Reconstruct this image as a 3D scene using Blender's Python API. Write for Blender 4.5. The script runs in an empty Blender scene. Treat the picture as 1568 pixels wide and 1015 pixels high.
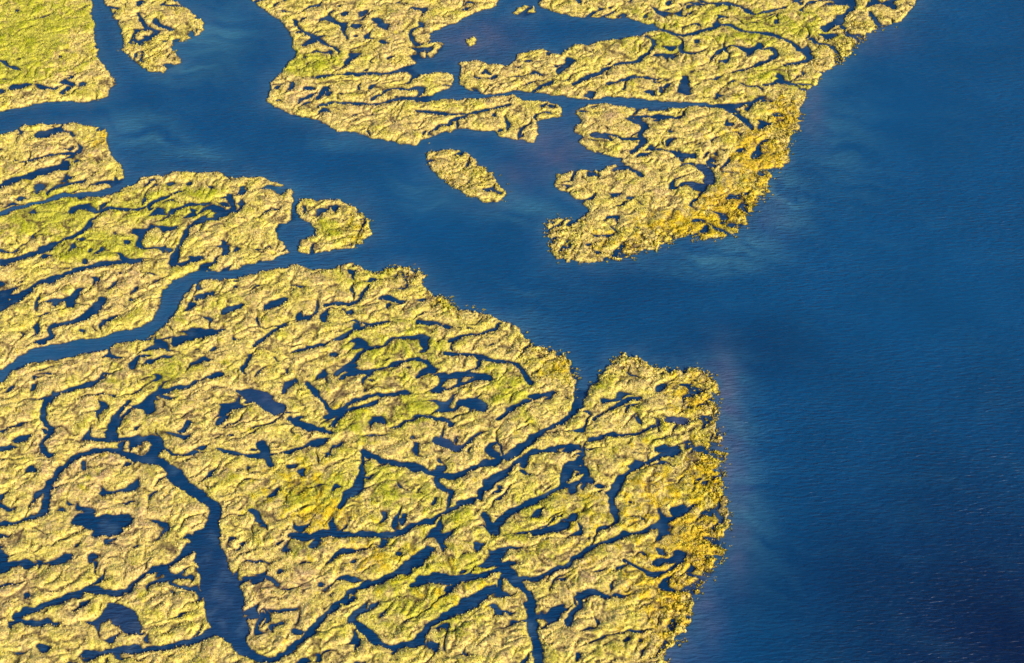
import bpy, math, numpy as np
from mathutils import Vector
rng=np.random.default_rng(7)
F=np.float32
# ---------------------------------------------------------------- camera model (aerial oblique)
CAM_H=444.0; DEP=math.radians(48.0); HF=math.radians(30.0)
T=math.tan(HF/2)
def G(u,v):
    x=(u-784)/784*T; y=(507.5-v)/784*T
    dy=math.cos(DEP)+y*math.sin(DEP); dz=-math.sin(DEP)+y*math.cos(DEP)
    k=-CAM_H/dz
    return (x*k, dy*k)
PX=0.204
# ---------------------------------------------------------------- survey of shorelines
LAND=[
 [(-300,-200),(125,-200),(130,-60),(138,0),(145,30),(148,60),(152,90),(165,110),(174,130),(166,145),(150,155),(120,158),(90,155),(60,160),(30,164),(0,170),(-300,200)],
 [(155,-60),(262,-60),(265,0),(290,15),(313,35),(308,52),(285,60),(265,66),(262,82),(276,95),(258,108),(235,110),(210,99),(190,80),(185,50),(172,22),(160,5)],
 [(-300,215),(0,208),(25,200),(40,192),(70,188),(110,190),(140,193),(160,196),(165,206),(162,220),(168,235),(180,248),(190,265),(187,280),(165,290),(130,294),(90,299),(60,306),(30,316),(0,323),(-300,350)],
 [(-300,370),(0,331),(40,320),(80,306),(130,301),(172,302),(192,286),(215,274),(250,268),(300,264),(330,266),(360,273),(400,272),(435,283),(451,297),(446,320),(452,333),(430,342),(424,358),(435,372),(441,386),(420,396),(380,406),(330,416),(290,420),(262,430),(250,445),(245,470),(233,490),(200,504),(150,517),(100,524),(60,534),(30,543),(10,560),(0,568),(-300,620)],
 [(450,318),(463,304),(495,308),(520,304),(545,315),(550,330),(572,350),(566,365),(540,376),(510,381),(480,391),(455,386),(460,372),(482,362),(484,350),(470,340),(455,333)],
 [(-300,650),(0,586),(20,570),(50,554),(100,547),(150,538),(200,524),(247,504),(268,482),(277,456),(292,437),(340,428),(400,417),(450,407),(480,414),(510,410),(540,405),(575,418),(600,409),(630,408),(645,422),(650,440),(690,460),(705,478),(740,480),(760,486),(790,498),(812,520),(850,540),(875,558),(885,575),(888,600),(905,590),(925,565),(950,548),(985,552),(1010,562),(1025,572),(1040,563),(1075,565),(1092,590),(1096,620),(1102,650),(1097,680),(1108,698),(1098,715),(1105,750),(1116,780),(1113,810),(1102,840),(1096,870),(1078,890),(1062,920),(1050,950),(1042,980),(1022,1000),(1010,1030),(960,1300),(-300,1300)],
 [(350,-200),(372,-60),(385,0),(405,15),(435,38),(450,68),(455,85),(430,108),(414,130),(408,155),(425,167),(455,175),(490,187),(520,198),(560,209),(600,218),(640,222),(660,212),(680,202),(710,196),(750,201),(785,213),(820,219),(828,206),(818,188),(840,184),(860,180),(863,163),(840,155),(800,152),(785,145),(750,148),(700,153),(655,152),(690,132),(693,115),(680,110),(645,115),(632,105),(640,88),(665,88),(678,78),(680,68),(652,66),(660,50),(690,38),(730,20),(760,8),(768,-60),(770,-200)],
 [(818,-200),(818,-40),(826,8),(850,20),(900,26),(960,30),(1000,36),(1006,46),(980,55),(930,62),(880,70),(860,84),(830,75),(795,82),(780,102),(755,100),(725,92),(706,100),(704,130),(720,140),(760,142),(800,140),(850,147),(890,150),(950,150),(1000,154),(1050,157),(1100,158),(1060,166),(1000,166),(950,163),(905,158),(885,170),(886,190),(880,200),(895,210),(888,220),(900,230),(930,240),(958,246),(935,256),(905,262),(880,262),(855,268),(850,285),(880,303),(902,325),(880,338),(850,333),(836,347),(845,380),(855,398),(900,403),(950,397),(990,386),(1020,371),(1050,362),(1085,366),(1125,360),(1140,340),(1152,312),(1178,290),(1186,265),(1205,242),(1212,215),(1222,190),(1226,165),(1240,140),(1256,116),(1285,97),(1310,70),(1340,44),(1385,30),(1405,5),(1425,-40),(1500,-200)],
 [(785,20),(800,9),(820,12),(821,22),(800,28)],
 [(715,60),(728,59),(736,66),(722,70)],
 [(652,238),(665,230),(690,228),(715,235),(735,252),(750,265),(765,282),(779,295),(765,308),(745,313),(720,301),(695,286),(670,266),(655,252)],
]
C=[]
def cr(*p,w=8):
    q=[(a[0],a[1],(a[2] if len(a)>2 else w)) for a in p]
    if len(q)>2:
        o=[]
        for i in range(len(q)-1):
            p0=np.array(q[max(i-1,0)],float);p1=np.array(q[i],float);p2=np.array(q[i+1],float);p3=np.array(q[min(i+2,len(q)-1)],float)
            for t in (0,.25,.5,.75): o.append(tuple(.5*(2*p1+(p2-p0)*t+(2*p0-5*p1+4*p2-p3)*t*t+(3*p1-p0-3*p2+p3)*t**3)))
        q=o+[q[-1]]
    C.append(q)
cr((893,540,30),(890,600,20),(878,628,12),(850,650),(820,668),(795,690),(765,705),(735,712),(700,728),(670,725),(640,715),(600,708),(570,700),(555,688),w=9)
cr((70,785),(70,750),(90,722),(120,700),(170,690),(210,702,12),(250,712,14),(275,732,16),(292,752,14),(320,768,12),(330,795,16),(315,825,28),(320,850,36),(335,890,42),(343,925,54),(350,955,48),(368,985,18),(390,1008,10),(430,1005),(450,990),w=9)
cr((368,598,8),(385,603,22),(405,612,26),(430,628,16)); cr((448,642,6),(478,656,12),(505,664,6))
cr((440,497,5),(420,505,7),(402,520,8),(390,530,4)); cr((384,545,6),(372,562,6),(374,575,4))
cr((120,795,14),(155,802,24),(195,798,16)); cr((150,815,12),(180,812,14))
cr((170,928,12),(190,945,28),(205,965,22))
cr((0,803),(40,796),(70,785),w=8)
cr((80,700),(62,680),(78,662),(66,635),(75,612),(110,595),(160,580,6),w=8)
cr((165,672,12),(180,648),(215,620),(250,600,10),(290,588),(340,575),w=6)
cr((180,670),(170,650,12),(200,615),w=6)
cr((270,522,16),(300,512,12),(345,505,6)); cr((345,478,14),(365,470,8))
cr((410,470,14),(430,460,14)); cr((205,560,14),(215,545,6))
cr((470,585),(510,630),(545,612,12),(580,605),(625,600,10),w=6); cr((640,575),(660,565,14),w=6)
cr((665,565),(640,550,8),(600,560),(560,570,10),(520,580,6),w=6)
cr((680,540),(720,545),(760,552),(795,560),(808,585,12),w=6); cr((690,522),(730,510),(765,495),w=6)
cr((745,578,12),(712,574,14),(680,580,6)); cr((705,615,12),(735,624,20)); cr((668,672,12),(698,684,16))
cr((740,580),(700,590),(660,600),w=5); cr((510,655),(530,625),(500,640),w=7)
cr((770,728),(730,760),(700,775),(650,798),(600,818),(560,820),(510,818),(450,822,10),w=8)
cr((558,690),(556,720),(552,742,14),(532,760,16),(524,775,8),w=6)
cr((858,748,8),(868,720,16),(888,706,10)); cr((952,732,14),(936,758,14),(942,782,8)); cr((945,735),(980,715),(1040,690),w=6)
cr((770,868),(782,885),(802,900),(812,930),(816,970),(826,1010),(840,1100),w=12)
cr((770,872),(735,882),(700,887,14),(655,888,16),(630,900,8),w=8)
cr((660,845,16),(635,862,18),(600,880),(560,895),(525,915,8),(500,940,11),(475,970),(450,990),w=9)
cr((755,903,12),(735,912,18),(700,937,12),(660,955),(635,985,10),(600,990,10),(560,965,10),(540,948,8),(575,925,6),w=9)
cr((1065,772),(1020,800),(960,820),(900,842),(860,868),(820,885),(785,888),w=7)
cr((758,808,8),(790,782),(830,762),(862,746),(905,735),w=8); cr((740,790),(755,815,14),w=8)
cr((885,683),(830,690),(790,708),(752,735),(735,762),w=8)
cr((1025,640,12),(1048,645,18)); cr((1010,690,8),(1035,685,8)); cr((1035,780,18),(1050,772,8)); cr((1008,860,10),(1040,850,12),w=6)
cr((960,860,8),(1000,880),(1040,860),w=6); cr((880,915),(905,905,12),(930,915),w=6); cr((870,960,6),(885,920,8))
cr((30,945,14),(70,925),(130,905),(185,905,10),(225,880),(262,862),(295,838),w=8)
cr((0,842,14),(8,870,16)); cr((130,1003),(180,995),(250,992),(320,975,12),w=8)
cr((240,690,20),(222,705,12)); cr((0,690,14),(20,685,10))
cr((390,785,14),(400,800,8)); cr((415,715,6),(400,680,14)); cr((820,815,8),(850,810,12),(880,790,8))
cr((590,455,12),(620,462,8)); cr((560,440),(545,462),(500,470),w=6); cr((450,540),(500,525),(560,500),(590,495,10),w=6); cr((640,490,10),(690,500,6),w=6)
cr((330,690),(380,700),(440,690),(500,675),w=6); cr((850,600,8),(800,620,6),(760,640,6)); cr((600,655),(650,640),(690,650),w=5)
cr((910,640),(940,622),(975,610,10),w=5); cr((900,670),(960,665),(1000,655),w=6)
# D
cr((0,458),(40,446),(80,428),(120,412),(180,402),(210,400,14),w=8); cr((350,300),(356,320),(330,336),(292,347),(280,372),(266,402,18),w=7)
cr((0,402),(40,392,14),(90,370),(130,350),(150,330),(172,318),(205,322),(240,308),(280,292),w=6)
cr((0,286),(50,270,12),(98,255,20)); cr((80,520),(80,500),(130,488,14),(155,460,14),w=8); cr((0,475,12),(30,452,8))
cr((110,465,14),(120,440,6)); cr((60,208,16),(95,198,14)); cr((345,385,14),(340,370,8)); cr((280,405),(300,400,8)); cr((435,350,26),(470,352,22),w=12)
cr((452,298,8),(450,330,8),(440,345,16)); cr((30,250),(70,240),(110,235),w=6); cr((300,460,8),(320,450,8))
# B, A
cr((240,32,10),(262,48,8),w=6); cr((215,20),(225,45,10),w=6); cr((20,135,14),(45,130,8)); cr((95,125,10),(110,130,8)); cr((0,95,4),(30,105,8))
# G
cr((693,134),(660,150,12),(610,152),(560,160),(520,158),(485,165,8),w=6); cr((500,28,14),(525,40,10),(530,60,4)); cr((575,30,10),(590,45,8)); cr((640,100,16),(600,112,6),(550,114,8),(480,118,4))
cr((500,135,14),(485,150,8)); cr((780,160),(740,170,5),(700,175),(640,170,5),w=5); cr((450,30,4),(470,50,8),(520,80,6),w=6)
# H
cr((875,92,14),(858,108,14)); cr((1050,118,14),(1050,142,16)); cr((880,128),(930,105),(975,92),(1005,70),(990,58),w=8)
cr((1005,45),(1050,55,8),(1100,40),(1150,50),(1200,60),(1240,90,12),(1200,100,5),w=8); cr((1165,70,16),(1140,85,8)); cr((1262,45,18),(1300,15,10),(1310,-30,6))
cr((1060,10),(1110,5),(1160,20),(1200,10),w=6); cr((930,130,5),(980,118,6),(1020,125,5)); cr((1120,110),(1160,100,6),(1190,85),w=5)
cr((1100,160),(1128,172,14),(1150,195,8),w=9); cr((870,152),(1000,160),(1100,162),(1150,160),w=10)
cr((1075,255,18),(1088,277,22)); cr((1045,240,14),(1060,240,8)); cr((1155,240,14),(1165,225,6)); cr((970,235),(985,215,10),(950,212,6),(925,205),w=7)
cr((935,215,8),(910,205,12)); cr((1000,228),(1030,232),(1045,248),w=6); cr((870,345),(890,330,12),w=8); cr((940,262,4),(960,258,10),(985,270,5)); cr((1000,185),(1040,178),(980,180,10),w=5)
cr((1285,95,8),(1275,75,6),(1240,60,5)); cr((1235,140,8),(1200,125,5),(1170,130,4)); cr((1345,40,10),(1330,20,6)); cr((1185,262,8),(1165,262,4)); cr((1118,362,8),(1095,345,5),(1060,340,4))
cr((1095,612,8),(1070,622,6)); cr((1100,705,10),(1075,690,6),(1055,695,4)); cr((1105,835,8),(1080,825,5)); cr((1075,885,7),(1055,880,4))
# ---------------------------------------------------------------- coarse signed distance field
X0,X1,Y0,Y1=-222.,222.,258.,596.
CS=0.5
cx=np.arange(X0-20,X1+20,CS); cy=np.arange(Y0-20,Y1+20,CS)
nxc,nyc=len(cx),len(cy)
inside=np.zeros((nyc,nxc),bool); D=np.full((nyc,nxc),30.0)
def segdist(ax,ay,bx,by,R):
    i0=max(0,int((min(ax,bx)-R-cx[0])/CS)); i1=min(nxc,int((max(ax,bx)+R-cx[0])/CS)+2)
    j0=max(0,int((min(ay,by)-R-cy[0])/CS)); j1=min(nyc,int((max(ay,by)+R-cy[0])/CS)+2)
    if i1<=i0 or j1<=j0: return None
    gx=cx[i0:i1][None,:]; gy=cy[j0:j1][:,None]
    dx,dy=bx-ax,by-ay; L=dx*dx+dy*dy+1e-9
    t=np.clip(((gx-ax)*dx+(gy-ay)*dy)/L,0,1)
    return (slice(j0,j1),slice(i0,i1)),np.hypot(gx-ax-t*dx,gy-ay-t*dy),t
for poly in LAND:
    P=[G(*p) for p in poly]; par=np.zeros((nyc,nxc+1),np.int32)
    for k in range(len(P)):
        a,b=P[k],P[(k+1)%len(P)]
        r=segdist(*a,*b,30)
        if r: D[r[0]]=np.minimum(D[r[0]],r[1])
        if a[1]==b[1]: continue
        lo,hi=min(a[1],b[1]),max(a[1],b[1])
        rows=np.where((cy>=lo)&(cy<hi))[0]
        xc=a[0]+(cy[rows]-a[1])/(b[1]-a[1])*(b[0]-a[0])
        ii=np.clip(np.ceil((xc-cx[0])/CS).astype(int),0,nxc)
        np.add.at(par,(rows,ii),1)
    inside|=(np.cumsum(par,1)[:,:nxc]%2).astype(bool)
SD=np.where(inside,D,-D)
CD=np.full((nyc,nxc),18.0)
for c in C:
    for a,b in zip(c[:-1],c[1:]):
        pa,pb=G(a[0],a[1]),G(b[0],b[1])
        r=segdist(*pa,*pb,18)
        if r:
            w=((a[2]+(b[2]-a[2])*r[2])*PX+0.05)/2
            CD[r[0]]=np.minimum(CD[r[0]],r[1]-w)
GX,GY=np.meshgrid(cx,cy)
def blobs(lst):
    o=np.zeros((nyc,nxc))
    for u,v,ru,rv,s in lst:
        x,y=G(u,v); o=np.maximum(o,s*np.exp(-(((GX-x)/(ru*PX))**2+((GY-y)/(rv*PX*1.35))**2)))
    return o
green=blobs([(50,50,95,80,1.2),(20,110,70,40,1),(85,330,75,44,1.3),(150,378,90,24,1.3),(250,320,85,30,1.2),(480,100,55,24,1.3),(300,300,60,20,.8),(480,750,70,60,.8),(560,640,60,30,.7),(630,630,60,25,.7),
 (250,570,60,40,.6),(600,540,120,60,.6),(700,850,120,60,.6),(850,790,80,50,.6),(1150,40,160,50,.7),(700,465,40,12,1),(550,420,60,20,.6),(850,570,50,30,.5),(620,760,80,40,.7),(650,920,100,50,.7),(520,360,60,24,.6),(1180,130,60,40,.6),(300,480,50,50,.5),(1000,60,90,50,.5),(1080,350,70,25,.9),(1060,720,50,60,.7),(950,640,60,50,.4),(780,590,60,50,.5),(1080,110,50,30,.5)])
orange=blobs([(1160,240,50,60,1),(1060,345,90,30,.9),(1200,180,30,40,.9),(1120,320,60,50,1),(1070,840,45,60,1),(1080,730,40,60,.8),(1060,610,45,40,.7),(850,565,40,25,.6),(700,462,40,14,.7),(1020,780,90,90,.6),(1020,900,60,80,.8),(950,370,60,25,.5),(900,800,80,60,.4),(160,215,40,20,.6),(490,790,60,30,.75),(540,350,30,20,.4),(580,860,80,30,.5),(450,740,60,40,.5),(700,900,80,40,.4)])
pink=blobs([(130,740,90,60,.9),(450,150,50,30,.9),(560,185,80,30,.6),(620,60,60,50,.6),(420,900,60,70,.9),(160,430,80,40,.7),(760,115,60,30,.7),(90,560,100,40,.6),(330,630,60,50,.6),(200,820,90,50,.8),(700,670,60,30,.7),(930,190,60,30,.6),(1000,280,60,30,.4),(20,900,80,60,.5),(880,890,60,60,.45),(700,250,60,40,.4),(100,225,90,30,.6),(70,700,90,40,.7)])
shrub=blobs([(1080,620,60,60,1),(1090,730,45,90,1),(1090,850,50,80,1),(1040,950,45,80,1),(1190,200,50,60,1),(1140,320,70,55,1),(1000,375,120,35,1),(870,370,50,40,.8),(1300,70,100,45,.9),(850,560,70,50,.8),(700,465,60,25,.8),(620,420,50,25,.7),(550,350,30,30,.8),(220,80,60,40,.5),(710,270,60,40,.6),(990,550,80,25,.8)])
calm=blobs([(50,50,110,90,1)])
sil=blobs([(1112,600,22,60,.7),(1118,700,24,90,.6),(1124,820,22,60,.45),(1080,930,24,50,.45),(1030,1010,50,30,.4),(730,60,70,40,.7),(850,230,60,45,.7),(790,270,60,30,.35),(1340,60,60,30,.35),(1240,160,24,60,.5),(410,612,40,30,.3),(340,920,60,80,.15),(190,950,50,40,.3),(1040,645,40,24,.7),(690,682,40,24,.3),(1085,270,40,24,.3),(1180,330,40,40,.25)])
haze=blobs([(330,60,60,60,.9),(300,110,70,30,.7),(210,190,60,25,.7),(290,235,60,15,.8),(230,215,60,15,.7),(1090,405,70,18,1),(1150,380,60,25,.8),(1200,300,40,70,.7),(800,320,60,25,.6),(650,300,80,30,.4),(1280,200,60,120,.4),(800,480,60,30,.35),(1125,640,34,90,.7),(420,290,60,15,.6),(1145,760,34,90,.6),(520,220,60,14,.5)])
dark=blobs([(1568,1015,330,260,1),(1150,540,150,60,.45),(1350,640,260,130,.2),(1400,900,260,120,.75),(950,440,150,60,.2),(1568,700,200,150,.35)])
def samp(A,x,y):
    fx=np.clip((x-cx[0])/CS,0,nxc-1.001); fy=np.clip((y-cy[0])/CS,0,nyc-1.001)
    i=fx.astype(np.int32); j=fy.astype(np.int32); a=fx-i; b=fy-j
    return ((A[j,i]*(1-a)+A[j,i+1]*a)*(1-b)+(A[j+1,i]*(1-a)+A[j+1,i+1]*a)*b).astype(F)
# ---------------------------------------------------------------- noise
TAB=rng.random((16,256,256)).astype(F)*2*math.pi
TC=np.cos(TAB); TS=np.sin(TAB)
def perlin(x,y,s=0):
    xi=np.floor(x).astype(np.int32); yi=np.floor(y).astype(np.int32)
    fx=(x-xi).astype(F); fy=(y-yi).astype(F)
    u=fx*fx*fx*(fx*(fx*6-15)+10); v=fy*fy*fy*(fy*(fy*6-15)+10)
    c,sn=TC[s%16],TS[s%16]
    def g(a,b):
        I=(yi+b)&255; J=(xi+a)&255
        return c[I,J]*(fx-a)+sn[I,J]*(fy-b)
    n0=g(0,0)*(1-u)+g(1,0)*u; n1=g(0,1)*(1-u)+g(1,1)*u
    return (n0*(1-v)+n1*v)*F(1.5)
def rot(x,y,a):
    c,s=math.cos(a),math.sin(a); return x*c+y*s,-x*s+y*c
def fbm(x,y,sc,o=3,s=0):
    r=0;a=1
    for k in range(o):
        xx,yy=rot(x,y,0.6+k*1.1); r=r+a*perlin(xx/sc+k*17.3+500,yy/sc+k*9.1+500,s+k); a*=.5; sc*=.5
    return r
def worley(x,y,sc,s):
    x=x/sc+500;y=y/sc+500
    xi=np.floor(x).astype(np.int32); yi=np.floor(y).astype(np.int32)
    best=np.full(x.shape,9,F); idr=np.zeros(x.shape,F)
    R1=TAB[s]/(2*math.pi);R2=TAB[s+1]/(2*math.pi);R3=TAB[s+2]/(2*math.pi)
    for a in(-1,0,1):
        for b in(-1,0,1):
            I=(yi+b)&255;J=(xi+a)&255
            d=(xi+a+R1[I,J]-x)**2+(yi+b+R2[I,J]-y)**2
            d=d.astype(F); m=d<best; best=np.where(m,d,best); idr=np.where(m,R3[I,J],idr)
    return np.sqrt(best),idr
sst=lambda a,b,x:(lambda t:t*t*(3-2*t))(np.clip((x-a)/(b-a),0,1))
# ---------------------------------------------------------------- shoreline function shared by ground and water
def shore(x,y):
    wx=fbm(x,y,9,3,1)*1.2; wy=fbm(x,y,9,3,5)*1.2
    sh=samp(shrub,x,y)
    jx=fbm(x,y,2.6,3,9); jy=fbm(x,y,2.6,3,11)
    s=samp(SD,x+wx+jx*(.45+sh*1.8),y+wy+jy*(.45+sh*1.8)); c=samp(CD,x+wx*.9+jx*.5,y+wy*.9+jy*.5)+fbm(x,y,6,2,12)*.45
    ca=samp(calm,x,y)
    xa,ya=rot(x+wx*1.8,y+wy*1.8,math.radians(30))
    n=perlin(xa/19+40,ya/9+40,3); m=perlin(x/13+90,y/10+90,4)-.12-ca*.6
    p1=np.abs(n)*6.5-np.clip(m,-.4,.4)*1.7
    xb,yb=rot(x+wx*2,y+wy*2,math.radians(60))
    n2=perlin(xb/10+140,yb/8+140,6); m2=perlin(x/8+190,y/8+190,7)-.38-ca*.6
    p2=np.abs(n2)*5-np.clip(m2,-.4,.4)*1.7
    pond=(.78+ca*.1-perlin(xa/6+240,ya/4+240,8))*4.5
    dd,pid=worley(xa/1.35+jx*.3,ya+jy*.3,8.5,5)
    pool=np.where(pid<.42,dd*8.5-(.35+pid*2.2)*(1-ca*.6),3.0)
    edge=np.minimum(np.minimum(x-X0,X1-x),np.minimum(y-Y0,Y1-y))-4+wx*2
    proc=np.minimum(np.minimum(np.minimum(p1,p2),pond),pool)+jx*.15
    base=np.minimum(s,edge)
    return np.minimum(base,np.minimum(c,proc)).astype(F),base,c,n2,sh
# ---------------------------------------------------------------- marsh terrain
ST=0.23
gx=np.arange(X0,X1,ST,dtype=F); gy=np.arange(Y0,Y1,ST,dtype=F)
nx,ny=len(gx),len(gy)
X,Y=np.meshgrid(gx,gy)
S,base,n1,n2,sh=shore(X,Y)
t=sst(-.6,.5,S)
land=sst(-.1,1.2,S)
wd,wid=worley(X+perlin(X/1.1,Y/1.1,2)*.7,Y+perlin(X/1.1+60,Y/1.1,3)*.7,1.35,4)
wd2,wid2=worley(X+perlin(X/.5,Y/.5,12)*.25,Y,.62,8)
f1=fbm(X,Y,12,3,2); f2=fbm(X,Y,3.2,3,6); f3=fbm(X,Y,1.0,2,10)
ca=samp(calm,X,Y)
xa,ya=rot(X+f1*2.6+f3*.3,Y+f1*1.5+f2*1.2,math.radians(33))
g1=np.abs(perlin(xa/14+20,ya/6.5+20,12))*6.5+(1-sst(-.3,.1,perlin(X/8+33,Y/8+70,13)))*2.2
xh,yh=rot(X+f1*2+f2*.5,Y+f1*2+f3*.3,math.radians(70)); g2=np.abs(perlin(xh/9+20,yh/6.5+60,14))*6+(1-sst(-.1,.4,perlin(X/6+133,Y/6+170,15)))*2.4
dg=np.minimum(g1,g2)+ca*.8
S2=np.minimum(S,dg+.05)
groove=np.exp(-(dg/.5)**2)*land
Z=-.75+t*1.18+land*.75*sst(.0,2.4,S2)
Z+=land*(f1*.10+f2*.10+f3*.13+(.5-wd)*(.12+sh*.35)+(.5-wd2)*.17)
fr=np.exp(-np.clip(base,0,99)/7.0)*sh
Z-=fr*land*sst(.42,.75,wd)*.6
Z=Z.astype(F)
# colours (linear albedo, plus painted rim highlights and groove shade)
straw=np.array([.80,.60,.17]); tan=np.array([.54,.395,.15]); grn=np.array([.40,.41,.01]); org=np.array([.66,.43,.015]); pnk=np.array([.52,.31,.21]); mud=np.array([.065,.04,.03]); olive=np.array([.19,.175,.03]); brn=np.array([.18,.105,.06]); lime=np.array([.57,.51,.035])
gr_=samp(green,X,Y)*1.2+f2*.45+f1*.5-.12; og=samp(orange,X,Y)*1.2+f2*.6+f3*.35-.22; pk=np.clip(samp(pink,X,Y)*1.2+f1*.6+f2*.5-.05,0,1)
def M(c,k,tt): return c+(k-c)*tt[...,None]
rim_highlight=np.exp(-((S2-.9)/.9)**2)
col=np.empty(X.shape+(3,),F); col[:]=tan
col=M(col,straw,np.clip(.3+f2*.8,0,1))
col=M(col,pnk,pk*.85)
col=M(col,lime,sst(-.3,.5,fbm(X,Y,9,3,13)+f3*.3)*.8*(1-.6*pk))
col=M(col,straw,rim_highlight*.6)  # sunlit edge highlight painted into the colour along banks and mounds
col=M(col,grn,sst(.15,.8,gr_)*.88*(1-.25*rim_highlight))
col=M(col,org,sst(.1,.8,og)*.85)
col=M(col,olive,sst(.0,.7,f3*.9+(wid-.5)*.9)*.55)
col=M(col,brn,sst(.1,.6,-f3*.7-f2*.4+(.5-wid2)*.5)*.55)
col=M(col,olive*.7,fr*sst(.35,.7,wd)*.45)
col=M(col,brn*.6,groove*.85)  # brown groove bottoms, deepened with painted crease shade
col*= (0.88+.30*wid+.34*(wid2-.5)+.25*f3+.12*rim_highlight)[...,None]  # clump tone variation; last term lifts the painted edge highlight
col=M(col,mud,1-sst(.0,.5,Z+f3*.12))
col=np.clip(col,.01,.85).astype(F)
keep=Z>-.35
q=keep[:-1,:-1]|keep[1:,:-1]|keep[:-1,1:]|keep[1:,1:]
jj,ii=np.nonzero(q)
a=(jj*nx+ii).astype(np.int64)
faces=np.stack([a,a+1,a+nx+1,a+nx],1)
used=np.zeros(nx*ny,bool); used[faces.ravel()]=True
remap=np.cumsum(used)-1; faces=remap[faces].astype(np.int32)
V=np.stack([X.ravel()[used],Y.ravel()[used],Z.ravel()[used]],1)
CL=col.reshape(-1,3)[used]
def mkmesh(name,V,Fc,mat,cols=None,smooth=True):
    me=bpy.data.meshes.new(name); n=len(V); m=len(Fc); K=Fc.shape[1]
    me.vertices.add(n); me.vertices.foreach_set('co',V.astype(F).ravel())
    me.loops.add(m*K); me.loops.foreach_set('vertex_index',Fc.astype(np.int32).ravel())
    me.polygons.add(m); me.polygons.foreach_set('loop_start',np.arange(0,m*K,K,dtype=np.int32))
    me.polygons.foreach_set('use_smooth',np.full(m,smooth))
    me.update(calc_edges=True)
    for k,c in (cols or {}).items():
        at=me.color_attributes.new(k,'FLOAT_COLOR','POINT')
        at.data.foreach_set('color',np.concatenate([c,np.ones((n,1))],1).astype(F).ravel())
    me.materials.append(mat); ob=bpy.data.objects.new(name,me); bpy.context.collection.objects.link(ob); return ob
def nm(name):
    m=bpy.data.materials.new(name); m.use_nodes=True; return m,m.node_tree.nodes,m.node_tree.links,m.node_tree.nodes['Principled BSDF']
m,N,L,B=nm('marsh_vegetation')
at=N.new('ShaderNodeAttribute'); at.attribute_name='veg'
tc=N.new('ShaderNodeTexCoord'); no=N.new('ShaderNodeTexNoise'); no.inputs['Scale'].default_value=2.6; no.inputs['Detail'].default_value=3; no.inputs['Roughness'].default_value=.75
L.new(tc.outputs['Object'],no.inputs['Vector'])
mr=N.new('ShaderNodeMapRange'); mr.inputs[1].default_value=.3; mr.inputs[2].default_value=.7; mr.inputs[3].default_value=.6; mr.inputs[4].default_value=1.4; L.new(no.outputs[0],mr.inputs[0])
vm=N.new('ShaderNodeVectorMath'); vm.operation='SCALE'; L.new(at.outputs['Color'],vm.inputs[0]); L.new(mr.outputs[0],vm.inputs['Scale'])
L.new(vm.outputs[0],B.inputs['Base Color']); B.inputs['Roughness'].default_value=.95; B.inputs['Specular IOR Level'].default_value=.1
bp=N.new('ShaderNodeBump'); bp.inputs['Strength'].default_value=.5; bp.inputs['Distance'].default_value=.25; L.new(no.outputs[0],bp.inputs['Height']); L.new(bp.outputs[0],B.inputs['Normal'])
mkmesh('salt_marsh_terrain',V,faces,m,{'veg':CL})
# ---------------------------------------------------------------- grass tufts and bushes (one mesh)
def tufts(idx,r,h,nb,gain,tint=None):
    n=len(idx); px=X.ravel()[idx]+rng.uniform(-.12,.12,n); py=Y.ravel()[idx]+rng.uniform(-.12,.12,n); pz=np.maximum(Z.ravel()[idx],-.1)-.05
    r=r*rng.uniform(.6,1.35,n); h=h*rng.uniform(.55,1.4,n)
    VV=np.zeros((n,nb,3,3),F); CC=np.zeros((n,nb,3,3),F)
    cb=col.reshape(-1,3)[idx]
    if tint is not None:
        k=rng.random((n,1)); tc_=tint[0]*k+tint[1]*(1-k); cb=cb*.45+tc_*.55
    cb=np.maximum(cb,np.array([.14,.11,.03]))
    for b in range(nb):
        az=rng.uniform(0,2*math.pi,n); rr=r*rng.uniform(0,.9,n); w=r*.42
        bx=px+np.cos(az)*rr*.5; by=py+np.sin(az)*rr*.5
        tx,ty=-np.sin(az)*w,np.cos(az)*w
        hh=h*rng.uniform(.6,1.1,n)
        VV[:,b,0]=np.stack([bx-tx,by-ty,pz+hh*.1],1); VV[:,b,1]=np.stack([bx+tx,by+ty,pz+hh*.1],1)
        VV[:,b,2]=np.stack([bx+np.cos(az)*r*.5+rng.normal(0,.05,n),by+np.sin(az)*r*.5+rng.normal(0,.05,n),pz+hh],1)
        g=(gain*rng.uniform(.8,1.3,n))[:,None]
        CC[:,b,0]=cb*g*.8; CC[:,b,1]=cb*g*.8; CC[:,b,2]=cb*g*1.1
    return VV.reshape(-1,3),np.clip(CC.reshape(-1,3),.01,.85)
Sf=S.ravel(); shf=fr.ravel()
vis=(np.abs(X.ravel())<X1-2)
p=np.where((Sf>.1)&(dg.ravel()>.25),.13,0.)*vis
i1=np.nonzero(rng.random(nx*ny)<p)[0]
v1,c1=tufts(i1,.30,.38,4,1.16)
p=np.where((Sf>-3.2)&(base.ravel()>-4.5)&(base.ravel()<10),(shf**1.2)*.07*np.clip(1.0+Sf*.36,0.05,1)*np.clip(1+base.ravel()*.22,.08,1),0.)
i2=np.nonzero(rng.random(nx*ny)<p)[0]
v2,c2=tufts(i2,.55,.5,10,1.12,(np.array([.60,.42,.02]),np.array([.40,.39,.03])))
m,N,L,B=nm('marsh_grass')
at=N.new('ShaderNodeAttribute'); at.attribute_name='veg'; L.new(at.outputs['Color'],B.inputs['Base Color']); B.inputs['Roughness'].default_value=.9; B.inputs['Specular IOR Level'].default_value=.1
v=np.concatenate([v1,v2]); c=np.concatenate([c1,c2])
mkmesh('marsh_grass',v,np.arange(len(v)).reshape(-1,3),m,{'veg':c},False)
print('tufts',len(i1),len(i2))
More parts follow.
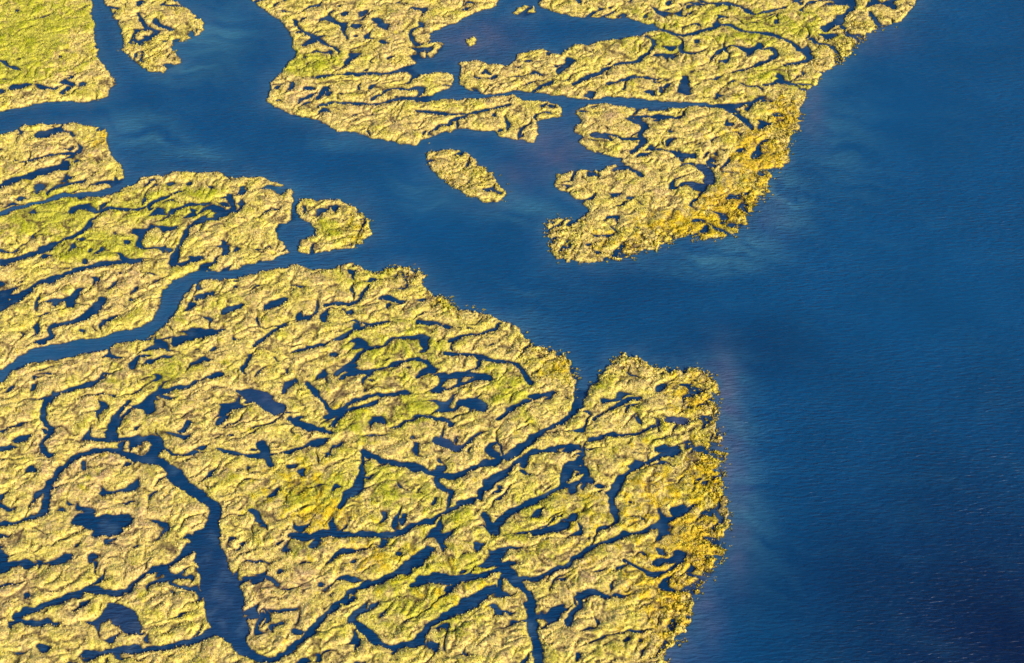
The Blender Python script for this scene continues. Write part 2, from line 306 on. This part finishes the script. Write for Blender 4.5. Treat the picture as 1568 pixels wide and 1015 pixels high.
# ---------------------------------------------------------------- water
WS=.75
wxs=np.concatenate([-np.geomspace(20000,260,24),np.arange(X0-20,X1+20,WS),np.geomspace(260,20000,24)])
wys=np.concatenate([-np.geomspace(20000,20,24),np.linspace(0,230,30),np.arange(Y0-20,Y1+20,WS),np.geomspace(630,30000,24)])
WX,WY=np.meshgrid(wxs,wys); xc=np.clip(WX,X0-19,X1+19); yc=np.clip(WY,Y0-19,Y1+19)
Sw,bw,_,_,_=shore(xc,yc)
wf=fbm(xc,yc,22,4,3); wf2=fbm(xc,yc,5,3,7)
xs,ys=rot(xc+wf*5,yc+wf*5,math.radians(-20)); st=fbm(xs/4,ys,6,3,9)
near=np.exp(np.clip(bw,-99,0)/3.5)
cre=sst(-.8,.8,bw)
silt=np.clip(samp(sil,xc,yc)*(.9+wf2*.4)+near*.2*(1+wf2)*(1-cre)+cre*np.clip(.02+wf2*.25,0,1),0,1)
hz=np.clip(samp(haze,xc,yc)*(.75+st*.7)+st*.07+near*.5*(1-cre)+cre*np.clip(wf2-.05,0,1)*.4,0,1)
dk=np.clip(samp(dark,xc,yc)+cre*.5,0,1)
wc=np.empty(WX.shape+(3,)); wc[:]=[.003,.066,.185]
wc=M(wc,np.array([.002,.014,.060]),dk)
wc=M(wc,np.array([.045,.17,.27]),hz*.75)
wc=M(wc,np.array([.10,.11,.20]),silt*.75)
wc*=(1+wf*.08)[...,None]
nX,nY=len(wxs),len(wys); J,I=np.mgrid[0:nY-1,0:nX-1]; a=(J*nX+I).ravel()
m,N,L,B=nm('lagoon_water')
at=N.new('ShaderNodeAttribute'); at.attribute_name='wcol'; L.new(at.outputs['Color'],B.inputs['Base Color'])
B.inputs['Roughness'].default_value=.36; B.inputs['IOR'].default_value=1.33; B.inputs['Specular IOR Level'].default_value=.28
tc=N.new('ShaderNodeTexCoord'); mp=N.new('ShaderNodeMapping'); mp.inputs['Rotation'].default_value=(0,0,math.radians(14)); mp.inputs['Scale'].default_value=(.3,1.15,1)
L.new(tc.outputs['Object'],mp.inputs[0]); no=N.new('ShaderNodeTexNoise'); no.inputs['Scale'].default_value=1; no.inputs['Detail'].default_value=2; no.inputs['Roughness'].default_value=.5; no.inputs['Distortion'].default_value=.4; L.new(mp.outputs[0],no.inputs['Vector'])
gu=N.new('ShaderNodeTexNoise'); gu.inputs['Scale'].default_value=.012; gu.inputs['Detail'].default_value=3; L.new(tc.outputs['Object'],gu.inputs['Vector'])
gm_=N.new('ShaderNodeMapRange'); gm_.inputs[1].default_value=.35; gm_.inputs[2].default_value=.65; gm_.inputs[3].default_value=.35; gm_.inputs[4].default_value=1.0; L.new(gu.outputs[0],gm_.inputs[0])
bp=N.new('ShaderNodeBump'); L.new(gm_.outputs[0],bp.inputs['Strength']); bp.inputs['Distance'].default_value=.85; L.new(no.outputs[0],bp.inputs['Height']); L.new(bp.outputs[0],B.inputs['Normal'])
mkmesh('lagoon_water',np.stack([WX.ravel(),WY.ravel(),np.zeros(WX.size)],1),np.stack([a,a+1,a+nX+1,a+nX],1),m,{'wcol':wc.reshape(-1,3)})
# ---------------------------------------------------------------- light
EL=math.radians(29); AZ=math.radians(138)   # azimuth clockwise from +Y
d=Vector((math.sin(AZ)*math.cos(EL),math.cos(AZ)*math.cos(EL),math.sin(EL)))
sl=bpy.data.lights.new('sun','SUN'); sl.energy=5.0; sl.angle=math.radians(.5); sl.color=(1,.91,.72)
so=bpy.data.objects.new('sun',sl); so.rotation_euler=d.to_track_quat('Z','Y').to_euler(); so.location=(0,0,100); bpy.context.collection.objects.link(so)
w=bpy.data.worlds.new('World'); bpy.context.scene.world=w; w.use_nodes=True
sk=w.node_tree.nodes.new('ShaderNodeTexSky'); sk.sky_type='NISHITA'; sk.sun_disc=False; sk.sun_elevation=EL; sk.sun_rotation=AZ
bg=w.node_tree.nodes['Background']; bg.inputs[1].default_value=.15; w.node_tree.links.new(sk.outputs[0],bg.inputs[0])
cam=bpy.data.cameras.new('camera'); cam.sensor_fit='HORIZONTAL'; cam.angle=HF; cam.clip_end=60000; cam.clip_start=1
co=bpy.data.objects.new('camera',cam); co.location=(0,0,CAM_H); co.rotation_euler=(math.pi/2-DEP,0,0); bpy.context.collection.objects.link(co)
sc=bpy.context.scene; sc.camera=co; sc.view_settings.view_transform='Standard'; sc.view_settings.look='None'; sc.view_settings.exposure=0
print('verts',len(V))
